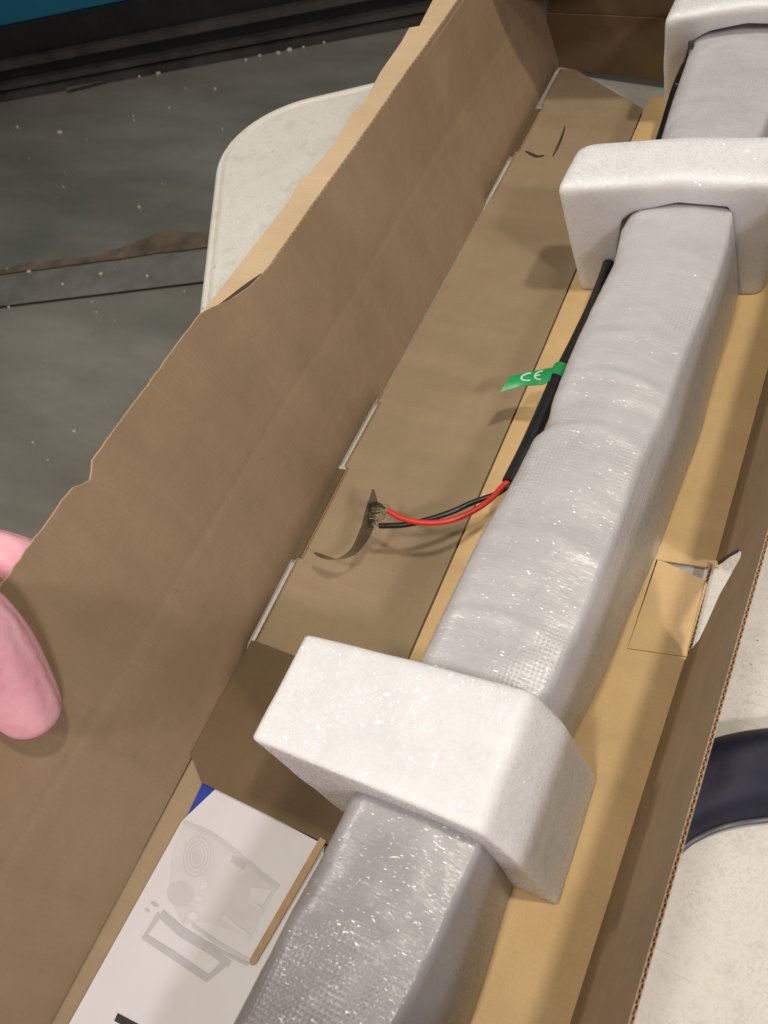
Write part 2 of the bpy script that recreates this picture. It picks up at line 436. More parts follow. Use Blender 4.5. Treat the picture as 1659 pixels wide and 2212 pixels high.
g = G(); prof = [(.030, -.045), (.006, -.045), (.0, -.036), (0, -.010), (.002, -.003), (.006, 0.001), (.011, .0015), (.014, -.0004), (.016, -.001), (.0185, -.0004), (.022, 0), (.03, 0)]
g.grid([rr(i, TZ + z) for i, z in prof], 0, True)
r_ = rr(.03, TZ); g.add(r_, [tuple(range(len(r_)))]); r_ = rr(.03, TZ - .045); g.add(r_, [tuple(range(len(r_)))])
g.obj('tabletop', M_table, tb, smooth=False)
mleg = simple('grey_steel_tube', (.25, .25, .25), .4, .6)
for sx, sy in ((.08, .25), (.68, .25), (.08, 1.58), (.68, 1.58)):
    p = corner + e2 * sx - e1 * sy; g = G(); tube(g, [(p.x, p.y, FZ + .001), (p.x, p.y, TZ - .046)], .014); g.obj('leg', mleg, tb, True)

# ------------------------------------------------------------------ cardboard box
box = root('cardboard_box', 'long open brown corrugated cardboard box on the white table', 'cardboard box', (-.14, .3, TZ))
T = .0019
def bx(y): return interp(y, [-.35, -.127, -.029, .131, .2985, .667, .91, 1.0], [-.2735, -.2757, -.2777, -.2822, -.2885, -.2922, -.2961, -.2975])
def topz(y): return interp(y, [-.35, .285, .298, .315, .335, .36], [.170, .170, .1655, .159, .1545, .153]) 
def lean(y): return interp(y, [-.35, .1, .29, .35, .95], [-.375, -.375, -.345, -.315, -.30])
def rough_top(y):
    if y < .285: return .0004 * noise.noise(Vector((y * 22, 0, 1))) + .0007 * noise.noise(Vector((y * 130, 0, 1))) + .0010 * sstep((.17 - y) / .08) * noise.noise(Vector((y * 260, 4, 1))) - (.006 * math.exp(-((y - .146) / .007) ** 2))
    return .0005 * noise.noise(Vector((y * 60, 2, 1)))
def lw(y, v):
    zt = topz(y) + rough_top(y) * v
    z = .0005 + (zt - .0005) * v
    x = bx(y) + lean(y) * z
    if z < .020:
        q = 0
        for a, b in ((.131, .372), (.660, .905)): q = max(q, sstep((y - a + .012) / .012) * sstep((b + .012 - y) / .012))
        x -= .0042 * q * (1 - z / .020) ** 1.6
        if v == 0: z = .0005 - .0030 * q
    bulge = .0045 * math.sin(math.pi * v) * math.sin(y * 5.0 + .6) + .0016 * noise.noise(Vector((y * 9, z * 18, 0)))
    zc = .082; cr = -.0003 * math.exp(-((z - zc) / .003) ** 2)
    nrm = Vector((1, 0, -lean(y))).normalized()
    return Vector((x, y, z)) + nrm * (bulge * min(1, v * 4) + cr)
vs_ = [0, .01, .02, .035, .05, .06, .12, .2, .3, .38, .43, .455, .47, .48, .49, .50, .51, .52, .53, .545, .57, .62, .7, .78, .86, .93, .97, 1]
ys_ = [-.40 + i * .0052 for i in range(258)]
ys_ += [.945, .98, 1.02, 1.08, 1.15]
g = G()
front = [[lw(y, v) for v in vs_] for y in ys_]
def lnrm(y): return Vector((1, 0, -lean(y))).normalized()
back = [[p - lnrm(y) * T for p in r] for y, r in zip(ys_, front)]
g.grid(front, 0); g.grid(back, 0)
g.grid([[r[0] for r in front], [r[0] for r in back]], 1)
e = [r[-1] for r in front]
i0 = max(i for i, y in enumerate(ys_) if y < .30)
inw = Vector((.31, 0, -1)).normalized()
flutes(g, e[i0:], inw, lnrm(.5), .0026, 1, pitch=.0062, depth=.005)
flutes(g, e[:i0 + 1], inw, lnrm(.1), T, 1, pitch=.0045, depth=.003)
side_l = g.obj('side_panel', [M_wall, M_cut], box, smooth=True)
side_l['label'] = 'tall side panel of the box bent outward by the fingers'

# outer flap folded outward along the far half of that wall (pale strip)
pix = [(432, 681), (600, 465), (626, 430), (648, 388), (668, 376), (722, 308), (764, 240), (783, 228), (822, 155), (866, 92), (884, 60), (906, 56), (935, 0), (1010, -110)]
g = G(); outer = resample([at(*p, .1495) for p in pix], .006)
inner = []
for p in outer:
    y = p.y; inner.append(Vector((bx(y) + lean(y) * .1485 - .0034, y, .1482)))
inner[0] = outer[0] + Vector((.002, 0, 0))
rows = []
for k in range(7):
    t = k / 6; rows.append([a.lerp(b, t) + Vector((0, 0, .0035 * math.sin(math.pi * t) * 0 )) for a, b in zip(outer, inner)])
g.grid(rows, 0); g.grid([[p - Vector((0, 0, T)) for p in r] for r in rows], 0)
g.grid([rows[0], [p - Vector((0, 0, T)) for p in rows[0]]], 1)
g.obj('folded_flap', [M_fold, M_cut], box, label='pale flap folded outward along the top of the tall side')

g = G(); ga = spline([at(438, 680, .1530), at(478, 664, .1530), at(532, 624, .1530), at(566, 594, .1530)], 8); gb = spline([at(438, 678, .1530), at(474, 656, .1530), at(526, 616, .1530), at(564, 590, .1530)], 8)
g.grid([ga, gb]); g.obj('torn_gap_shade', M_slit, box)  # dark ribbon painted for the shadow in the gap
# right side panel, leaning outward, with the opened slot at its foot
rp0 = Vector((-.001, 0, 0)); rlean = .125
rn = Vector((-1, .035, rlean)).normalized()      # faces into the box
def rw(px, py): return on_plane(px, py, rp0, rn)
ZR = .15
topR = [rw(1357, 2212), rw(1565, 1475), rw(1650, 1177)]
ztop = sum(p.z for p in topR) / 3
print('right wall top z', [round(p.z, 4) for p in topR])
def RW(y, z, off=0): return Vector((interp(y, [-.4, 0, .19, .3, .42, .6, .93], [-.014, -.001, .0057, .0092, .0095, .009, .009]) + rlean * z + off, y, z))
notch = [rw(1495, 1400), rw(1510, 1382), rw(1529, 1342), rw(1554, 1285), rw(1575, 1248), rw(1600, 1203), rw(1601, 1192), rw(1594, 1187), rw(1575, 1196), rw(1553, 1215)]
for p in notch: print('notch', round(p.y, 3), round(p.z, 4))
out = [RW(-.40, -.0028), RW(notch[0].y - .004, -.0028), notch[0]] + [p for p in notch[1:]] + [RW(notch[-1].y + .012, -.0028), RW(.93, -.0028), RW(.93, ztop)]
tops = [RW(y, interp(y, [-.4, .0105, .17, .25, .30, .36, .93], [topR[0].z, topR[0].z, topR[1].z, topR[2].z, topR[2].z + .002, topR[2].z + .012, topR[2].z + .015])) for y in [.36, .30, .25, .17, .09, .01, -.4]]
out += tops
g = G(); slab(g, out, rn, T, fl=range(len(out) - 7, len(out) - 1))
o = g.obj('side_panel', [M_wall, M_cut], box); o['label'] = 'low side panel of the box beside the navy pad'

g = G(); g.grid([[rw(1551, 1215), rw(1575, 1197), rw(1596, 1186)], [rw(1553, 1222), rw(1578, 1204), rw(1598, 1193)]])
for q in range(len(g.v)): g.v[q] = g.v[q] + Vector((-.0004, 0, 0))
g.obj('cut_edge', M_slit, box)
# bottom: board on board. z = 0 is the top of the inner panels
g = G()
cl = [at(600, 2070, 0), at(872, 1445, 0), at(1180, 737, 0), at(1390, 235, 0), at(1430, 140, 0)]
def cx_(y): return interp(y, [-.40, .1516, .4757, .8336, .93], [-.160, -.1659, -.170, -.1786, -.181])
# left inner panel with cut slots along the wall
def slot_gap(y):
    for a, b in ((.131, .207), (.2985, .372), (.660, .742), (.832, .905)):
        if a < y < b: return .0050
    if .207 <= y <= .2985: return .0034
    return .0006
lp = []; ys = [.128, .1312, .1318, .2065, .2072, .2982, .2988, .3715, .3722, .5, .6595, .6602, .7420, .7425, .8315, .8320, .9045, .906]
gp = [.0006, .0006, .0032, .0032, .0066, .0066, .0032, .0032, .0006, .0006, .0006, .0032, .0032, .0060, .0060, .0032, .0032, .0006]
left_edge = [Vector((bx(y) + q, y, 0)) for y, q in zip(ys, gp)]
far = [at(1241, 149, 0), at(1390, 237, 0)]
cen = [Vector((cx_(y) - .0007, y, 0)) for y in (.80, .65, .476, .30, .128)]
outl = left_edge + far[0:1] + [Vector((cx_(.834) - .0007, .834, 0))] + cen
g = G(); slab(g, outl, (0, 0, 1), T, fl=())
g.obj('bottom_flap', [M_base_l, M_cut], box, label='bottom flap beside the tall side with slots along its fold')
for ya, yb in ((.131, .385), (.660, .905)):
    ed = [Vector((bx(y) + interp(y, ys, gp) + .0002, y, .0006)) for y in [ya + (yb - ya) * i / 300 for i in range(301)]]
    g = G(); flutes(g, ed, Vector((0, 0, -1)), Vector((1, 0, .1)).normalized(), .0021, 0, pitch=.0042, depth=.010, lin=.0003); g.obj('cut_edge', M_cut, box)
# tab hanging in the slot between two slots
for (ya, yb) in ((.207, .2985), (.742, .832)):
    g = G(); n0 = Vector((1, 0, .35)).normalized()
    slab(g, [(bx(ya) + .006, ya, -.0035), (bx(yb) + .006, yb, -.0035), (bx(yb) - .007, yb, -.0055), (bx(ya) - .007, ya, -.0055)], (0, 0, 1), .0012)
    g.obj('tab', [M_shaded, M_shaded], box)  # shade between the slots is put into the kraft colour
# tab cut in the far part of the bottom flap: thin arc slits
def slit(pts, wdt, name='slit'):
    g = G(); P = spline([at(*p, .00045) for p in pts], 6); a = []; b = []
    for i, p in enumerate(P):
        t = (P[min(i + 1, len(P) - 1)] - P[max(i - 1, 0)]).normalized(); s = Vector((-t.y, t.x, 0)); ww = wdt * math.sin(math.pi * (i + .5) / len(P)) ** .5
        a.append(p + s * ww); b.append(p - s * ww)
    g.grid([a, b]); return g.obj(name, M_slit, box)
slit([(1221, 272), (1210, 305), (1194, 338)], .0014)
slit([(1135, 326), (1158, 337), (1176, 336)], .0022)
# right inner panels
def rx(y): return interp(y, [-.4, 0, .19, .22, .30, .93], [-.010, .001, .0077, .0085, .0115, .0115])
zr = -.0008
def A0(px, py, z=zr): return at(px, py, z)
near = [Vector((cx_(y) + .0007, y, zr)) for y in (-.40, -.1, .15)] + [Vector((cx_(.207) + .0007, .207, zr)), A0(1355, 1401), A0(1484, 1420)] + [Vector((rx(y), y, zr)) for y in (.19, .1, 0, -.4)]
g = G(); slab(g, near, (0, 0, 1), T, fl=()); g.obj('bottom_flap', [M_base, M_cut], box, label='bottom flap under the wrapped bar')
farp = [Vector((cx_(y) + .0007, y, zr)) for y in (.207, .476, .8336, .86)] + [Vector((.009, .88, zr))] + [Vector((rx(y), y, zr)) for y in (.6, .31)] + [A0(1552, 1224), A0(1533, 1226), A0(1436, 1212), A0(1418, 1208), A0(1355, 1401)]
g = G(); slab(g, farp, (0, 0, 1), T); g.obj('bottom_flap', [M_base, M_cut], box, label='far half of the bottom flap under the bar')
tabp = [at(1356, 1400, .001), at(1421, 1209, .001), at(1437, 1214, .001), at(1526, 1253, .0016), at(1537, 1222, .001), at(1484, 1418, .001)]
tabp = [at(1356, 1400, .0004), at(1421, 1209, .0004), at(1437, 1214, .0004), at(1523, 1254, .0004), at(1528, 1262, .0004), at(1483, 1418, .0004)]
g = G(); slab(g, tabp, (0, 0, 1), T, fl=(4,)); g.obj('tab', [M_base, M_cut], box, label='loose tab beside the torn opening')
# upright cut edge standing at the torn opening
pe = [at(1534, 1214, .0012), at(1521, 1262, .0010), at(1482, 1419, .0008)]
g = G(); flutes(g, pe, Vector((0, 0, -1)), Vector((-.97, .22, .1)).normalized(), .0026, 0, pitch=.0042, depth=.007, lin=.0004)
g.obj('cut_edge', M_cut, box)
# near end: flap across the box, and the lower board the manual lies on
zc = .0042
cf = [Vector((bx(.135) + .001, .1315, zc)), Vector((cx_(.13), .1315, zc)), Vector((cx_(.13) + .03, .125, zc)), at(760, 1830, zc), at(700, 1821, zc), at(690, 1815, zc), at(436, 1690, zc), at(412, 1628, zc)]
g = G(); slab(g, cf, (0, 0, 1), T); g.obj('cross_flap', [M_shaded, M_cut], box, label='cross flap with painted shade beside the near foam block')  # shade of the foam block is painted into this flap's colour
lo = [Vector((bx(-.4) + .0005, -.4, -.002)), Vector((cx_(-.4) - .0007, -.4, -.002)), Vector((cx_(.13) - .0007, .1265, -.002)), Vector((bx(.126) + .0005, .1265, -.002))]
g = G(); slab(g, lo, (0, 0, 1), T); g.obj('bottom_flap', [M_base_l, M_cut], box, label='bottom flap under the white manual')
# lower board layer
for (a, b) in ((-.40, .125), (.38, .655)):
    g = G(); slab(g, [(bx(a) + .004, a, -.0045), (bx(b) + .004, b, -.0045), (-.02, b, -.0045), (-.02, a, -.0045)], (0, 0, 1), .007); g.obj('outer_bottom_flap', [M_wall, M_cut], box)
g = G(); slab(g, [(bx(.25) + .012, .125, -.0045), (bx(.25) + .012, .38, -.0045), (-.06, .38, -.0045), (-.06, .125, -.0045)], (0, 0, 1), .007); g.obj('outer_bottom_flap', [M_wall, M_cut], box)
g = G(); slab(g, [(bx(.8) + .012, .655, -.0045), (bx(.8) + .012, .80, -.0045), (.0, .80, -.0045), (.0, .655, -.0045)], (0, 0, 1), .007); g.obj('outer_bottom_flap', [M_wall, M_cut], box)
# far end wall
pE = at(1240, 150, 0); pF = at(1440, 178, 0)
uE = (pF - pE).normalized(); nE = Vector((uE.y, -uE.x, 0)); nE = (nE + Vector((0, 0, .12))).normalized()
def ew(px, py): return on_plane(px, py, pE, nE)
tA, tB = ew(1270, 33), ew(1430, 40)
print('end wall top', tA, tB)
ext = (tB - tA); tC = tA + ext * 2.2; 
g = G(); slab(g, [pE - uE * .03, pE + uE * .31, tA + ext * 2.4, tA - ext * .6], nE, T); g.obj('end_panel', [M_shaded, M_cut], box, label='end panel of the box')  # far-end shade is painted into the panel colour
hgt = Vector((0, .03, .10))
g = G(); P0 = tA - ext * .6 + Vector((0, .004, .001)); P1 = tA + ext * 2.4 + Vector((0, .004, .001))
slab(g, [P0 + Vector((0, 0, -.004)), P1 + Vector((0, 0, -.004)), P1 + hgt, P0 + hgt], (0, -1, .3), T); g.obj('end_flap', [M_shaded, M_cut], box)  # same painted shade as the end panel

g = G(); slab(g, [(-.338, .80, .160), (-.08, .82, .185), (-.08, 1.06, .185), (-.338, 1.06, .160)], (-.11, 0, 1), T); g.obj('far_shade_flap', [M_wall, M_cut], box)  # unseen board added to shade the far end

# ------------------------------------------------------------------ wrapped bar
ZT = .09
def arr(pts, z): 
    P = sorted([at(*p, z) for p in pts], key=lambda p: p.y); return [p.y for p in P], [p.x for p in P]
Ly, Lx = arr([(360, 2500), (510, 2212), (620, 2000), (735, 1785), (765, 1725), (905, 1445), (955, 1340), (1040, 1160), (1100, 1060), (1165, 935), (1188, 925), (1200, 862), (1240, 760), (1290, 650), (1335, 560), (1350, 490), (1370, 455), (1435, 295), (1460, 210), (1495, 110), (1530, 20), (1560, -50)], ZT)
Ry, Rx = arr([(700, 2500), (850, 2212), (960, 2000), (1045, 1810), (1165, 1500), (1200, 1455), (1245, 1362), (1305, 1212), (1350, 1087), (1375, 997), (1445, 867), (1465, 782), (1530, 640), (1575, 520), (1580, 440), (1640, 290), (1690, 180), (1720, 60), (1750, -60)], ZT)
By, Bx = arr([(880, 2500), (1020, 2212), (1110, 1900), (1235, 1600), (1300, 1475), (1370, 1302), (1420, 1197), (1475, 1037), (1510, 952), (1540, 827), (1567, 737), (1605, 600), (1650, 500), (1700, 300), (1760, 0)], 0.0)
Rx_s = [interp(y, Ry, Rx) for y in Ry]
def sm(y, ys, xs, r=.012): return (interp(y - r, ys, xs) + 2 * interp(y, ys, xs) + interp(y + r, ys, xs)) / 4
def wrap_row(y):
    xl = sm(y, Ly, Lx, .004) - .0025; xr = sm(y, Ry, Rx, .026); xb = sm(y, By, Bx, .02)
    pinch = sum(math.exp(-((y - c) / w_) ** 2) for c, w_ in ((.075, .03), (.56, .035), (.83, .04)))
    fold = sum(a * math.exp(-((y - c) / w_) ** 2) for a, c, w_ in ((.0022, .312, .005), (.0018, .165, .004), (.0016, .225, .006), (.0016, .40, .006), (.002, .36, .004), (.0018, .49, .006), (-.002, .335, .006), (.0016, -.01, .006)))
    row = []; K = 34
    # left side up
    for z in (0.0005, .02, .045, .068): row.append(Vector((xl + .007 * (1 - z / .09), y, z)))
    for k in range(K + 1):
        t = k / K
        ed = min(t, 1 - t) * 2
        crown = .0050 * (1 - (2 * t - 1) ** 2) + (.0040 * (1 - (1 - min(1, t * 7)) ** 2) - .0040 if t < .5 else 0)
        wn = .0011 * noise.noise(Vector((t * 2.5, y * 38, 2))) + .0005 * noise.noise(Vector((t * 6, y * 110, 7)))
        bow = .0020 * math.sin(t * 3.1)
        foldk = .7 * fold * (0.4 + .6 * math.sin(math.pi * min(1, t * 1.1)))
        row.append(Vector((xl + (xr - xl) * t, y + .006 * math.sin(math.pi * t), ZT + crown + wn + foldk)))
    top_r = row[-1]
    for k in range(1, 13):
        t = k / 12; z = top_r.z * (1 - t) + .0005 * t
        bul = math.sin(math.pi * t) * (.0030 + .003 * noise.noise(Vector((y * 10, 0, 9)))) * (1 - .8 * min(1, pinch))
        wn = .0013 * noise.noise(Vector((z * 30, y * 16, 5))) * math.sin(math.pi * t)
        xx = top_r.x + (xb - top_r.x) * (t ** .9) + bul + wn
        row.append(Vector((xx, y, z)))
    return row
g = G(); yy = [-.22 + i * .0026 for i in range(430)]
g.grid([wrap_row(y) for y in yy if y < .90], 0)
bar = root('wrapped_bar', 'long bar wrapped in silvery translucent foam sheet, held by white foam blocks', 'wrapped bar', (-.09, .3, 0))
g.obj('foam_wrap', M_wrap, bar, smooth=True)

# ------------------------------------------------------------------ foam blocks
def cube_noise(p, amp=.0005, sc=40): return Vector((noise.noise(p * sc), noise.noise(p * sc + Vector((9, 1, 4))), noise.noise(p * sc + Vector((3, 8, 2))))) * amp
def foam_block(label, outer, inner, yf, yb, lean_top, name='foam_block', skew=0.0, belly=None, rnd=.004):
    """outer / inner = matching (x, z) polylines of the arch from its left foot over the top to its right foot"""
    N = 64
    def even(pl, n):
        P = [Vector((x, 0, z)) for x, z in pl]; L = [0]
        for a, b in zip(P, P[1:]): L.append(L[-1] + (b - a).length)
        return L, P
    rowsO = []; rowsI = []
    k = len(outer); segs = []
    tot = [(Vector((outer[i + 1][0], 0, outer[i + 1][1])) - Vector((outer[i][0], 0, outer[i][1]))).length for i in range(k - 1)]
    pairs = []
    for i in range(k - 1):
        n = max(2, int(tot[i] / .0035))
        for j in range(n):
            t = j / n
            pairs.append((tuple(outer[i][q] * (1 - t) + outer[i + 1][q] * t for q in (0, 1)), tuple(inner[i][q] * (1 - t) + inner[i + 1][q] * t for q in (0, 1))))
    pairs.append((outer[-1], inner[-1]))
    # soften corners of the arch
    for _ in range(2):
        pairs = [pairs[0]] + [tuple(tuple((pairs[i - 1][s][q] + 2 * pairs[i][s][q] + pairs[i + 1][s][q]) / 4 for q in (0, 1)) for s in (0, 1)) for i in range(1, len(pairs) - 1)] + [pairs[-1]]
    def yy_(x, z, f):      # f 0 = front, 1 = back
        a = yf + (x - outer[0][0]) * skew; b = yb + (x - outer[0][0]) * (skew if belly is None else belly)
        return a + (b - a) * f + lean_top * z / .115
    g = G(); prof = []
    fs = [0, .03, .09, .2, .3, .4, .5, .6, .7, .8, .91, .97, 1]
    ms = [0, .03, .1, .25, .4, .55, .7, .85, .95, 1]
    rows = []
    for (o_, i_) in pairs:
        ring = []
        def P(x, z, f): 
            q = Vector((x, yy_(x, z, f), z)); 
            d = cube_noise(q); return q + Vector((d.x, d.y, d.z if z > .004 else 0))
        ex = Vector((o_[0] - i_[0], 0, o_[1] - i_[1])); ln = ex.length; ex = ex / max(ln, 1e-5)
        def R(f, m):       # rounding near the corners
            df = min(f, 1 - f) * (yb - yf); dm = (1 - m) * ln
            pull = 0
            if df < rnd and dm < rnd: 
                a = rnd - df; b = rnd - dm; h = math.hypot(a, b)
                if h > rnd: pull = h - rnd
                return a / max(h, 1e-6) * pull, b / max(h, 1e-6) * pull
            return 0, 0
        def pt(f, m):
            py_, pm = R(f, m); x = i_[0] + (o_[0] - i_[0]) * m - ex.x * pm; z = i_[1] + (o_[1] - i_[1]) * m - ex.z * pm
            q = P(x, max(z, .0003), f); q.y += py_ if f < .5 else -py_; return q
        for m in ms: ring.append(pt(0, m))
        for f in fs[1:]: ring.append(pt(f, 1))
        for m in reversed(ms[:-1]): ring.append(pt(1, m))
        for f in reversed(fs[1:-1]): ring.append(pt(f, 0))
        rows.append(ring)
    g.grid(rows, 0, True); g.add(rows[0], [tuple(range(len(rows[0])))]); g.add(rows[-1], [tuple(range(len(rows[-1])))])
    o = g.obj(name, M_foam, None, smooth=True); tag(o, label, 'foam block', 'white foam blocks clipped over the wrapped bar')
    return o
# near block
foam_block('nearest and largest white foam block, over the bar beside the white manual',
           [(-.164, .0003), (-.178, .06), (-.191, .1155), (-.125, .1165), (-.060, .1150), (-.044, .082), (-.0235, .0003)],
           [(-.130, .0003), (-.130, .045), (-.133, .086), (-.11, .0980), (-.066, .0975), (-.056, .06), (-.051, .0003)],
           .049, .115, .004, skew=.02, belly=.10, rnd=.0022)
foam_block('middle white foam block, beyond the green tagged cable',
           [(-.163, .0003), (-.171, .06), (-.1775, .1120), (-.168, .1165), (-.09, .122), (-.012, .118), (-.011, .06), (-.0105, .0003)],
           [(-.130, .0003), (-.130, .05), (-.127, .0820), (-.117, .091), (-.085, .1000), (-.048, .0955), (-.040, .05), (-.030, .0003)],
           .545, .605, -.014, skew=.16, rnd=.009)
foam_block('farthest white foam block, at the far end of the bar',
           [(-.161, .0003), (-.160, .06), (-.157, .1120), (-.147, .1175), (-.09, .124), (-.02, .120), (-.015, .06), (-.012, .0003)],
           [(-.142, .0003), (-.142, .05), (-.134, .0840), (-.118, .097), (-.085, .104), (-.048, .0985), (-.040, .05), (-.034, .0003)],
           .845, .905, -.060, skew=.16, rnd=.009)

# ------------------------------------------------------------------ power cable
cab = root('power_cable', 'black power cable with green tag and bare red and black wires beside the bar', 'cable', tuple(at(1100, 1045, .03)))
g = G()
path = spline([at(1500, 90, .090) + Vector((-.003, 0, 0)), at(1488, 128, .080), at(1462, 190, .05), at(1428, 300, .04), at(1405, 350, .03), at(1350, 470, .03), at(1293, 630, .036), at(1250, 725, .042), at(1225, 775, .045), at(1207, 812, .046), at(1178, 880, .044), at(1140, 965, .042), at(1101, 1043, .041)], 10)
def crad(t): return .0030 if t < .10 else (.0052 if t < .68 else .0044 if t < .74 else .0050)
tube(g, path, lambda t: .0026 + (.0024 * sstep((t - .09) / .02)) + .0009 * sstep((t - .755) / .01), 0, 16)
sheath = g.obj('sheath', M_black_rub, cab, True)
endp = at(1101, 1043, .041)
def wire(name, mat, pts, r=.0021):
    g = G(); tube(g, spline(pts, 10), r, 0, 10); return g.obj(name, mat, cab, True)
wr1 = [endp + Vector((.003, .006, .001)), at(1088, 1048, .041), at(1060, 1078, .042), at(1015, 1108, .044), at(965, 1126, .046), at(915, 1129, .047), at(870, 1120, .047), at(838, 1103, .046)]
wire('red_wire', M_red, wr1)
wr2 = [endp + Vector((.004, .004, -.003)), at(1096, 1052, .037), at(1070, 1068, .038), at(1020, 1086, .040), at(975, 1106, .041), at(915, 1125, .041), at(870, 1134, .040), at(820, 1136, .038)]
wire('black_wire', M_black_rub, wr2)
# bare strands
g = G()
for k in range(34):
    a = at(840, 1104, .046); b = at(800 + random.uniform(-12, 8), 1096 + random.uniform(-14, 26), .043 + random.uniform(-.003, .004)); mid = a.lerp(b, .5) + Vector([random.uniform(-.004, .004) for _ in range(3)])
    tube(g, spline([a, mid, b], 4), .00022, 0, 5)
for k in range(18):
    a = at(820, 1136, .038); b = at(798 + random.uniform(-10, 6), 1130 + random.uniform(-20, 14), .037 + random.uniform(-.002, .003)); mid = a.lerp(b, .5) + Vector([random.uniform(-.003, .003) for _ in range(3)])
    tube(g, spline([a, mid, b], 4), .00022, 0, 5)
g.obj('bare_strands', M_copper, cab, True)
# curled clear film tape
def ribbon(g, pts, wid, tw):
    P = spline(pts, 8); A_ = []; B_ = []
    for i, p in enumerate(P):
        u = i / (len(P) - 1); t = (P[min(i + 1, len(P) - 1)] - P[max(i - 1, 0)]).normalized()
        s = t.cross(Vector((0, 0, 1))); s = s.normalized() if s.length > .01 else Vector((1, 0, 0)); v = s.cross(t)
        a = tw(u); d = s * math.cos(a) + v * math.sin(a); A_.append(p + d * wid(u)); B_.append(p - d * wid(u))
    g.grid([A_, B_])
g = G()
ribbon(g, [at(806, 1057, .050), at(806, 1080, .048), at(800, 1110, .044), at(793, 1140, .040), at(778, 1172, .034), at(758, 1196, .030), at(728, 1209, .026), at(703, 1204, .024), at(679, 1194, .022)],
       lambda u: .0004 + .0062 * math.sin(math.pi * min(1, max(.02, u * .98))) ** .8, lambda u: .3 + 2.4 * u)
ribbon(g, [at(832, 1098, .048), at(815, 1090, .049), at(800, 1100, .046), at(796, 1125, .043), at(805, 1142, .040)], lambda u: .0042 * math.sin(math.pi * (u * .9 + .05)), lambda u: 1.0 + 1.5 * u)
g.obj('clear_tape', M_film, cab, True)
# green tag
tg = at(1207, 806, .046); tdir = (at(1225, 775, .045) - at(1190, 850, .045)).normalized()
g = G(); tube(g, [tg - tdir * .0062, tg + tdir * .0062], .0062, 0, 20); ring = g.obj('tag_sleeve', M_green, cab, True)
q = [at(1188, 799, .048), at(1176, 833, .048), at(1082, 842, .046), at(1104, 815, .046)]     # top right, low right, tip, top left
# flag: upper edge, lower edge as two polylines
ue = [at(1198, 793, .0500), at(1184, 795, .049), at(1160, 800, .047), at(1130, 806, .046), at(1104, 812, .047)]
le = [at(1188, 822, .0500), at(1174, 830, .048), at(1155, 832, .046), at(1125, 834, .045), at(1081, 847, .046)]
ue = spline(ue, 5); le = spline(le, 5); rows = [[a.lerp(b, k / 6) + Vector((0, 0, .0012 * math.sin(math.pi * k / 6))) for a, b in zip(ue, le)] for k in range(7)]
g = G(); g.grid(rows, 0); g.grid([[p - Vector((0, 0, .0004)) for p in r] for r in rows], 0)
flag = g.obj('tag_flag', M_green, cab, True)
# CE mark on the flag
def flagpt(u, v):   # u from tip (0) to cable (1), v from upper (0) to lower edge (1)
    k = (1 - u) * (len(ue) - 1); i = min(int(k), len(ue) - 2); f = k - i
    a = ue[i].lerp(ue[i + 1], f); b = le[i].lerp(le[i + 1], f); return a.lerp(b, v) + Vector((0, 0, .0012 * math.sin(math.pi * v) + .0004))
g = G()
def stroke(g, f, pts, wid=.0008):
    P = [f(*p) for p in pts]; A_ = []; B_ = []
    for i, p in enumerate(P):
        t = (P[min(i + 1, len(P) - 1)] - P[max(i - 1, 0)]).normalized(); s = t.cross(Vector((0, 0, 1))).normalized() * wid
        A_.append(p + s); B_.append(p - s)
    g.grid([A_, B_])
def arc(cu, cv, ru, rv, a0, a1, k=12): return [(cu + ru * math.cos(math.radians(a0 + (a1 - a0) * i / k)), cv + rv * math.sin(math.radians(a0 + (a1 - a0) * i / k))) for i in range(k + 1)]
stroke(g, flagpt, arc(.36, .45, .12, .28, 70, 290)); stroke(g, flagpt, arc(.60, .45, .12, .28, 70, 290)); stroke(g, flagpt, [(.48, .45), (.60, .45)])
g.obj('ce_mark', M_white_ink, flag)

# ------------------------------------------------------------------ manual, blue booklet, stick
PZ = .0004
mn = root('manual_sheet', 'white printed manual sheet lying in the box with faint grey drawing', 'manual', tuple(at(400, 2000, PZ)))
pp = [at(470, 1700, PZ), at(700, 1825, PZ), at(690, 1950, PZ), at(690, 2260, PZ), at(600, 2420, PZ), at(20, 2420, PZ), at(149, 2212, PZ), at(393, 1773, PZ)]
g = G(); slab(g, pp, (0, 0, 1), .0008); sheet = g.obj('sheet', M_paper, mn)
def PX(zx, zy): return (135.5 + zx * .3677, 1626 + zy * .3677)
def pp_(zx, zy, dz=.0002): p = PX(zx, zy); return at(p[0], p[1], PZ + dz)
prt = G(); prt2 = G(); prt3 = G()
def line(g, pts, wid, dz=.00025):
    P = [pp_(x, y, dz) for x, y in pts]; A_ = []; B_ = []
    for i, p in enumerate(P):
        t = (P[min(i + 1, len(P) - 1)] - P[max(i - 1, 0)]).normalized(); s = Vector((-t.y, t.x, 0)) * wid
        A_.append(p + s); B_.append(p - s)
    g.grid([A_, B_])
def blob(g, pts, dz=.0002): P = [pp_(x, y, dz) for x, y in pts]; g.add(P, [tuple(range(len(P)))])
def ell(cx, cy, rx_, ry_, rot=0, k=28, a0=0, a1=360):
    r = math.radians(rot); o = []
    for i in range(k + (1 if a1 - a0 < 360 else 0)):
        a = math.radians(a0 + (a1 - a0) * i / k); x, y = rx_ * math.cos(a), ry_ * math.sin(a); o.append((cx + x * math.cos(r) - y * math.sin(r), cy + x * math.sin(r) + y * math.cos(r)))
    return o
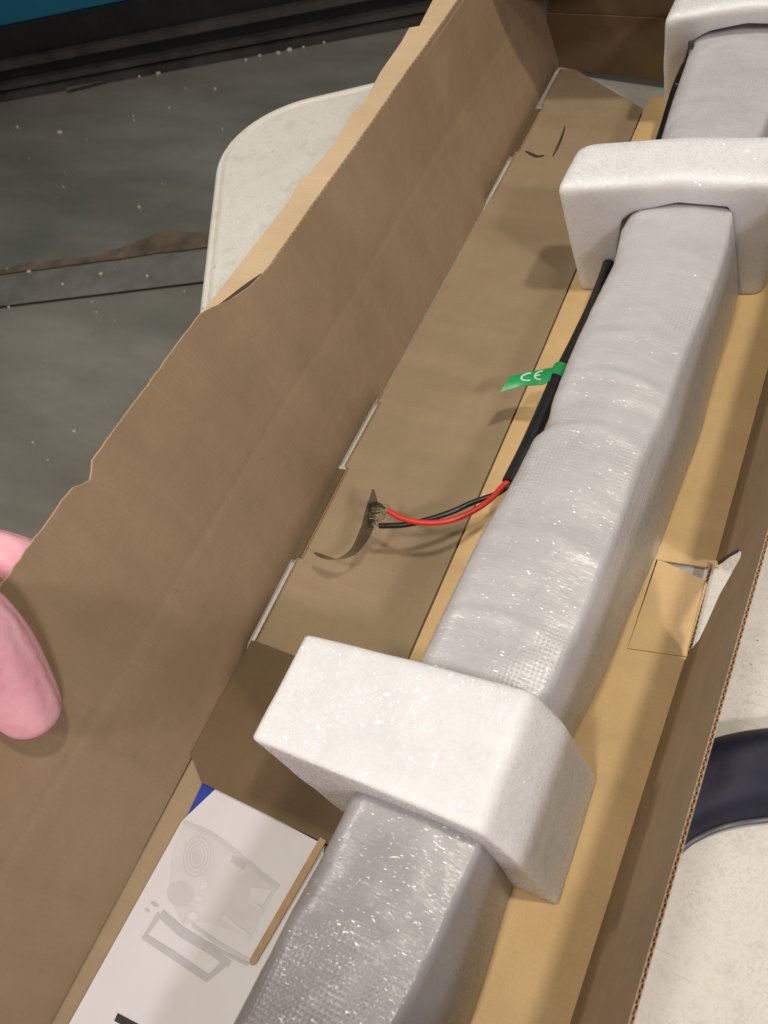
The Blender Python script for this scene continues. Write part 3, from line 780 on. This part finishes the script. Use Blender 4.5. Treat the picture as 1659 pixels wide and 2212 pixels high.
# printed plate behind the drawing
blob(prt3, [(700, 410), (970, 540), (1260, 790), (1110, 1080), (860, 1000), (700, 1010), (620, 820), (640, 600)], .00012)
line(prt2, [(700, 405), (860, 470), (960, 540), (1080, 640), (1190, 735), (1270, 790)], .0016)
blob(prt2, ell(690, 830, 80, 75, 20), .0002)
blob(prt2, ell(790, 610, 90, 135, 8), .00022)
for r in (1.0, .8, .6, .4): 
    e_ = ell(790, 610, 88 * r, 132 * r, 8); line(prt3, e_ + e_[:1], .0007, .0004)
for pl in ([(1000, 600), (1080, 645), (1060, 690), (985, 640)], ell(540, 890, 26, 12, 30), ell(495, 925, 16, 9, 30)):
    gd = G(); blob(gd, pl, .00035); gd.obj('printed_mark', M_ink, sheet)
line(prt, [(585, 930), (700, 1030), (830, 1110), (960, 1180), (1090, 1245)], .0009, .0004)
line(prt, [(570, 950), (690, 1060), (860, 1160), (980, 1240)], .0018, .00035)
line(prt, [(570, 945), (480, 1080), (650, 1190), (850, 1325), (945, 1240)], .0021, .0003)
line(prt2, [(760, 1010), (900, 1110), (1110, 1230)], .0010, .0004)
g2 = G()
for (x, y, a) in ((1110, 790, 0), (950, 980, 0)):
    blob(g2, [(x, y), (x + 120, y + 20), (x + 60, y + 110), (x - 20, y + 70)] if x > 1000 else [(920, 960), (960, 960), (1110, 1080), (1090, 1100)], .00045)
for c in (ell(800, 860, 22, 20), ell(765, 960, 30, 26), ell(830, 780, 26, 16, -50)): blob(g2, c, .00045)
line(g2, [(1090, 870), (1160, 915)], .0009, .00045)
prt.obj('grey_drawing', M_ink, sheet); prt2.obj('pale_drawing', M_ink_l, sheet); prt3.obj('pale_plate', M_ink_ll, sheet); g2.obj('white_shapes', M_paper, sheet)
g = G(); line(g, [(312, 1552), (440, 1620)], .0021, .0003); line(g, [(440, 1600), (400, 1700)], .002, .00045); g.obj('black_lettering', M_ink_b, sheet)
g = G(); bp = [at(440, 1686, -.0006), at(468, 1700, -.0006), at(560, 1760, -.0006), at(480, 1860, -.0006), at(400, 1790, -.0006), at(404, 1762, -.0006)]
slab(g, bp, (0, 0, 1), .0008); tag(g.obj('blue_booklet', M_blue), 'corner of a blue booklet tucked under the white manual', 'booklet')
g = G()
a = at(698, 1812, .0062); b = at(548, 2073, .0025); d = (b - a).normalized(); s = d.cross(Vector((0, 0, 1))).normalized(); r = .0023; ol = []
for k in range(9): an = math.radians(90 - k * 180 / 8); ol.append(b + d * r * 1.3 * math.cos(an) + s * r * math.sin(an))
ol += [a - s * r, a + s * r]
slab(g, ol, s.cross(d) if s.cross(d).z > 0 else -s.cross(d), .0012)
tag(g.obj('wooden_stick', [M_wood, M_wood]), 'narrow tan stick with rounded end lying on the manual against the bar', 'stick')

# ------------------------------------------------------------------ navy pad
nv = root('navy_pad', 'navy blue vinyl pad lying on the table right of the box', 'pad', tuple(at(1600, 1700, TZ)))
tp = spline([at(1440, 1610, TZ + .02), at(1540, 1577, TZ + .022), at(1600, 1562, TZ + .024), at(1659, 1553, TZ + .024), at(1760, 1540, TZ + .024), at(1900, 1530, TZ + .024)], 8)
bt = spline([at(1400, 1900, TZ + .003), at(1462, 1845, TZ + .003), at(1500, 1815, TZ + .003), at(1560, 1790, TZ + .003), at(1659, 1772, TZ + .003), at(1860, 1760, TZ + .003)], 8)
k = min(len(tp), len(bt)); g = G(); rows = []
for j in range(21):
    t = j / 20; r = []
    for i in range(k):
        p = tp[i].lerp(bt[i], t); puff = .020 * (1 - (2 * t - 1) ** 4) * (1 - .25 * t) + .004 * noise.noise(Vector((p.x * 30, p.y * 30, 1)))
        p = Vector((p.x, p.y, TZ + .001 + max(0, puff) + (.006 if 0 < j < 20 else 0))); r.append(p)
    rows.append(r)
g.grid(rows); g.grid([[Vector((p.x, p.y, TZ + .0005)) for p in rows[0]], rows[0]]); g.grid([rows[-1], [Vector((p.x, p.y, TZ + .0005)) for p in rows[-1]]])
g.obj('cover', M_navy, nv, True)
g = G(); tube(g, [p + Vector((0, 0, .004)) for p in rows[-1]], .0018, 0, 8); g.obj('piping', M_navy_seam, nv, True)

# ------------------------------------------------------------------ hand
def lwp(px, py, off):     # point over the tall wall, 'off' metres in front of its face
    nn = lnrm(.05); p0 = Vector((bx(.05), .05, 0)) + nn * off; return on_plane(px, py, p0, nn)
bm = bmesh.new(); sk = bm.verts.layers.skin.verify()
def V_(p, r):
    v = bm.verts.new(p); v[sk].radius = (r, r); return v
def chain(root_v, pts):
    prev = root_v
    for p, r in pts:
        v = V_(p, r); bm.edges.new((prev, v)); prev = v
    return prev
palm = V_(Vector((-.46, .02, .16)), .034); palm[sk].use_root = True
wrist = chain(palm, [(Vector((-.51, -.04, .20)), .028), (Vector((-.45, -.13, .33)), .032), (Vector((-.38, -.22, .45)), .040)])
tip = lwp(72, 1530, .016); 
chain(palm, [(Vector((-.425, .000, .200)), .028), (lwp(-95, 1330, .048), .026), (lwp(-30, 1395, .034), .0245), (lwp(20, 1470, .024), .0225), (lwp(66, 1535, .019), .0190), (lwp(88, 1562, .016), .0145)])
def bk(px, py, off): return lwp(px, py, -off)
chain(palm, [(Vector((-.455, .085, .165)), .022), (bk(-60, 1195, .030), .0175), (bk(40, 1205, .022), .016), (bk(110, 1240, .018), .0145), (bk(190, 1330, .016), .012)])
chain(palm, [(Vector((-.455, .055, .13)), .020), (Vector((-.405, .055, .09)), .014), (Vector((-.365, .05, .075)), .0125), (Vector((-.340, .05, .065)), .0105)])
chain(palm, [(Vector((-.455, .020, .11)), .019), (Vector((-.405, .018, .06)), .0135), (Vector((-.360, .015, .05)), .012), (Vector((-.338, .015, .045)), .010)])
chain(palm, [(Vector((-.460, -.012, .10)), .017), (Vector((-.410, -.018, .04)), .012), (Vector((-.365, -.02, .035)), .011), (Vector((-.335, -.02, .03)), .009)])
sh = chain(wrist, [(Vector((-.36, -.44, .54)), .055), (Vector((-.20, -.62, .52)), .11)])  # unseen torso, head and other arm, added to block lamp light
unseen_hip = chain(sh, [(Vector((-.10, -.85, .10)), .15), (Vector((-.02, -.88, -.25)), .14)])
unseen_neck = chain(sh, [(Vector((-.17, -.55, .68)), .055), (Vector((-.15, -.42, .78)), .085), (Vector((-.15, -.37, .88)), .075)])
unseen_arm = chain(sh, [(Vector((.22, -.66, .62)), .07), (Vector((.36, -.42, .60)), .075), (Vector((.27, -.33, .42)), .055), (Vector((.24, -.36, .18)), .038), (Vector((.22, -.36, .03)), .030)])
me = bpy.data.meshes.new('person'); bm.to_mesh(me); bm.free(); me.materials.append(M_skin)
ho = bpy.data.objects.new('person', me); C.objects.link(ho)
m1 = ho.modifiers.new('skin', 'SKIN'); m1.use_smooth_shade = True
m2 = ho.modifiers.new('sub', 'SUBSURF'); m2.levels = 2; m2.render_levels = 3
tag(ho, 'pink fingers of a hand gripping the edge of the tall cardboard side', 'person')
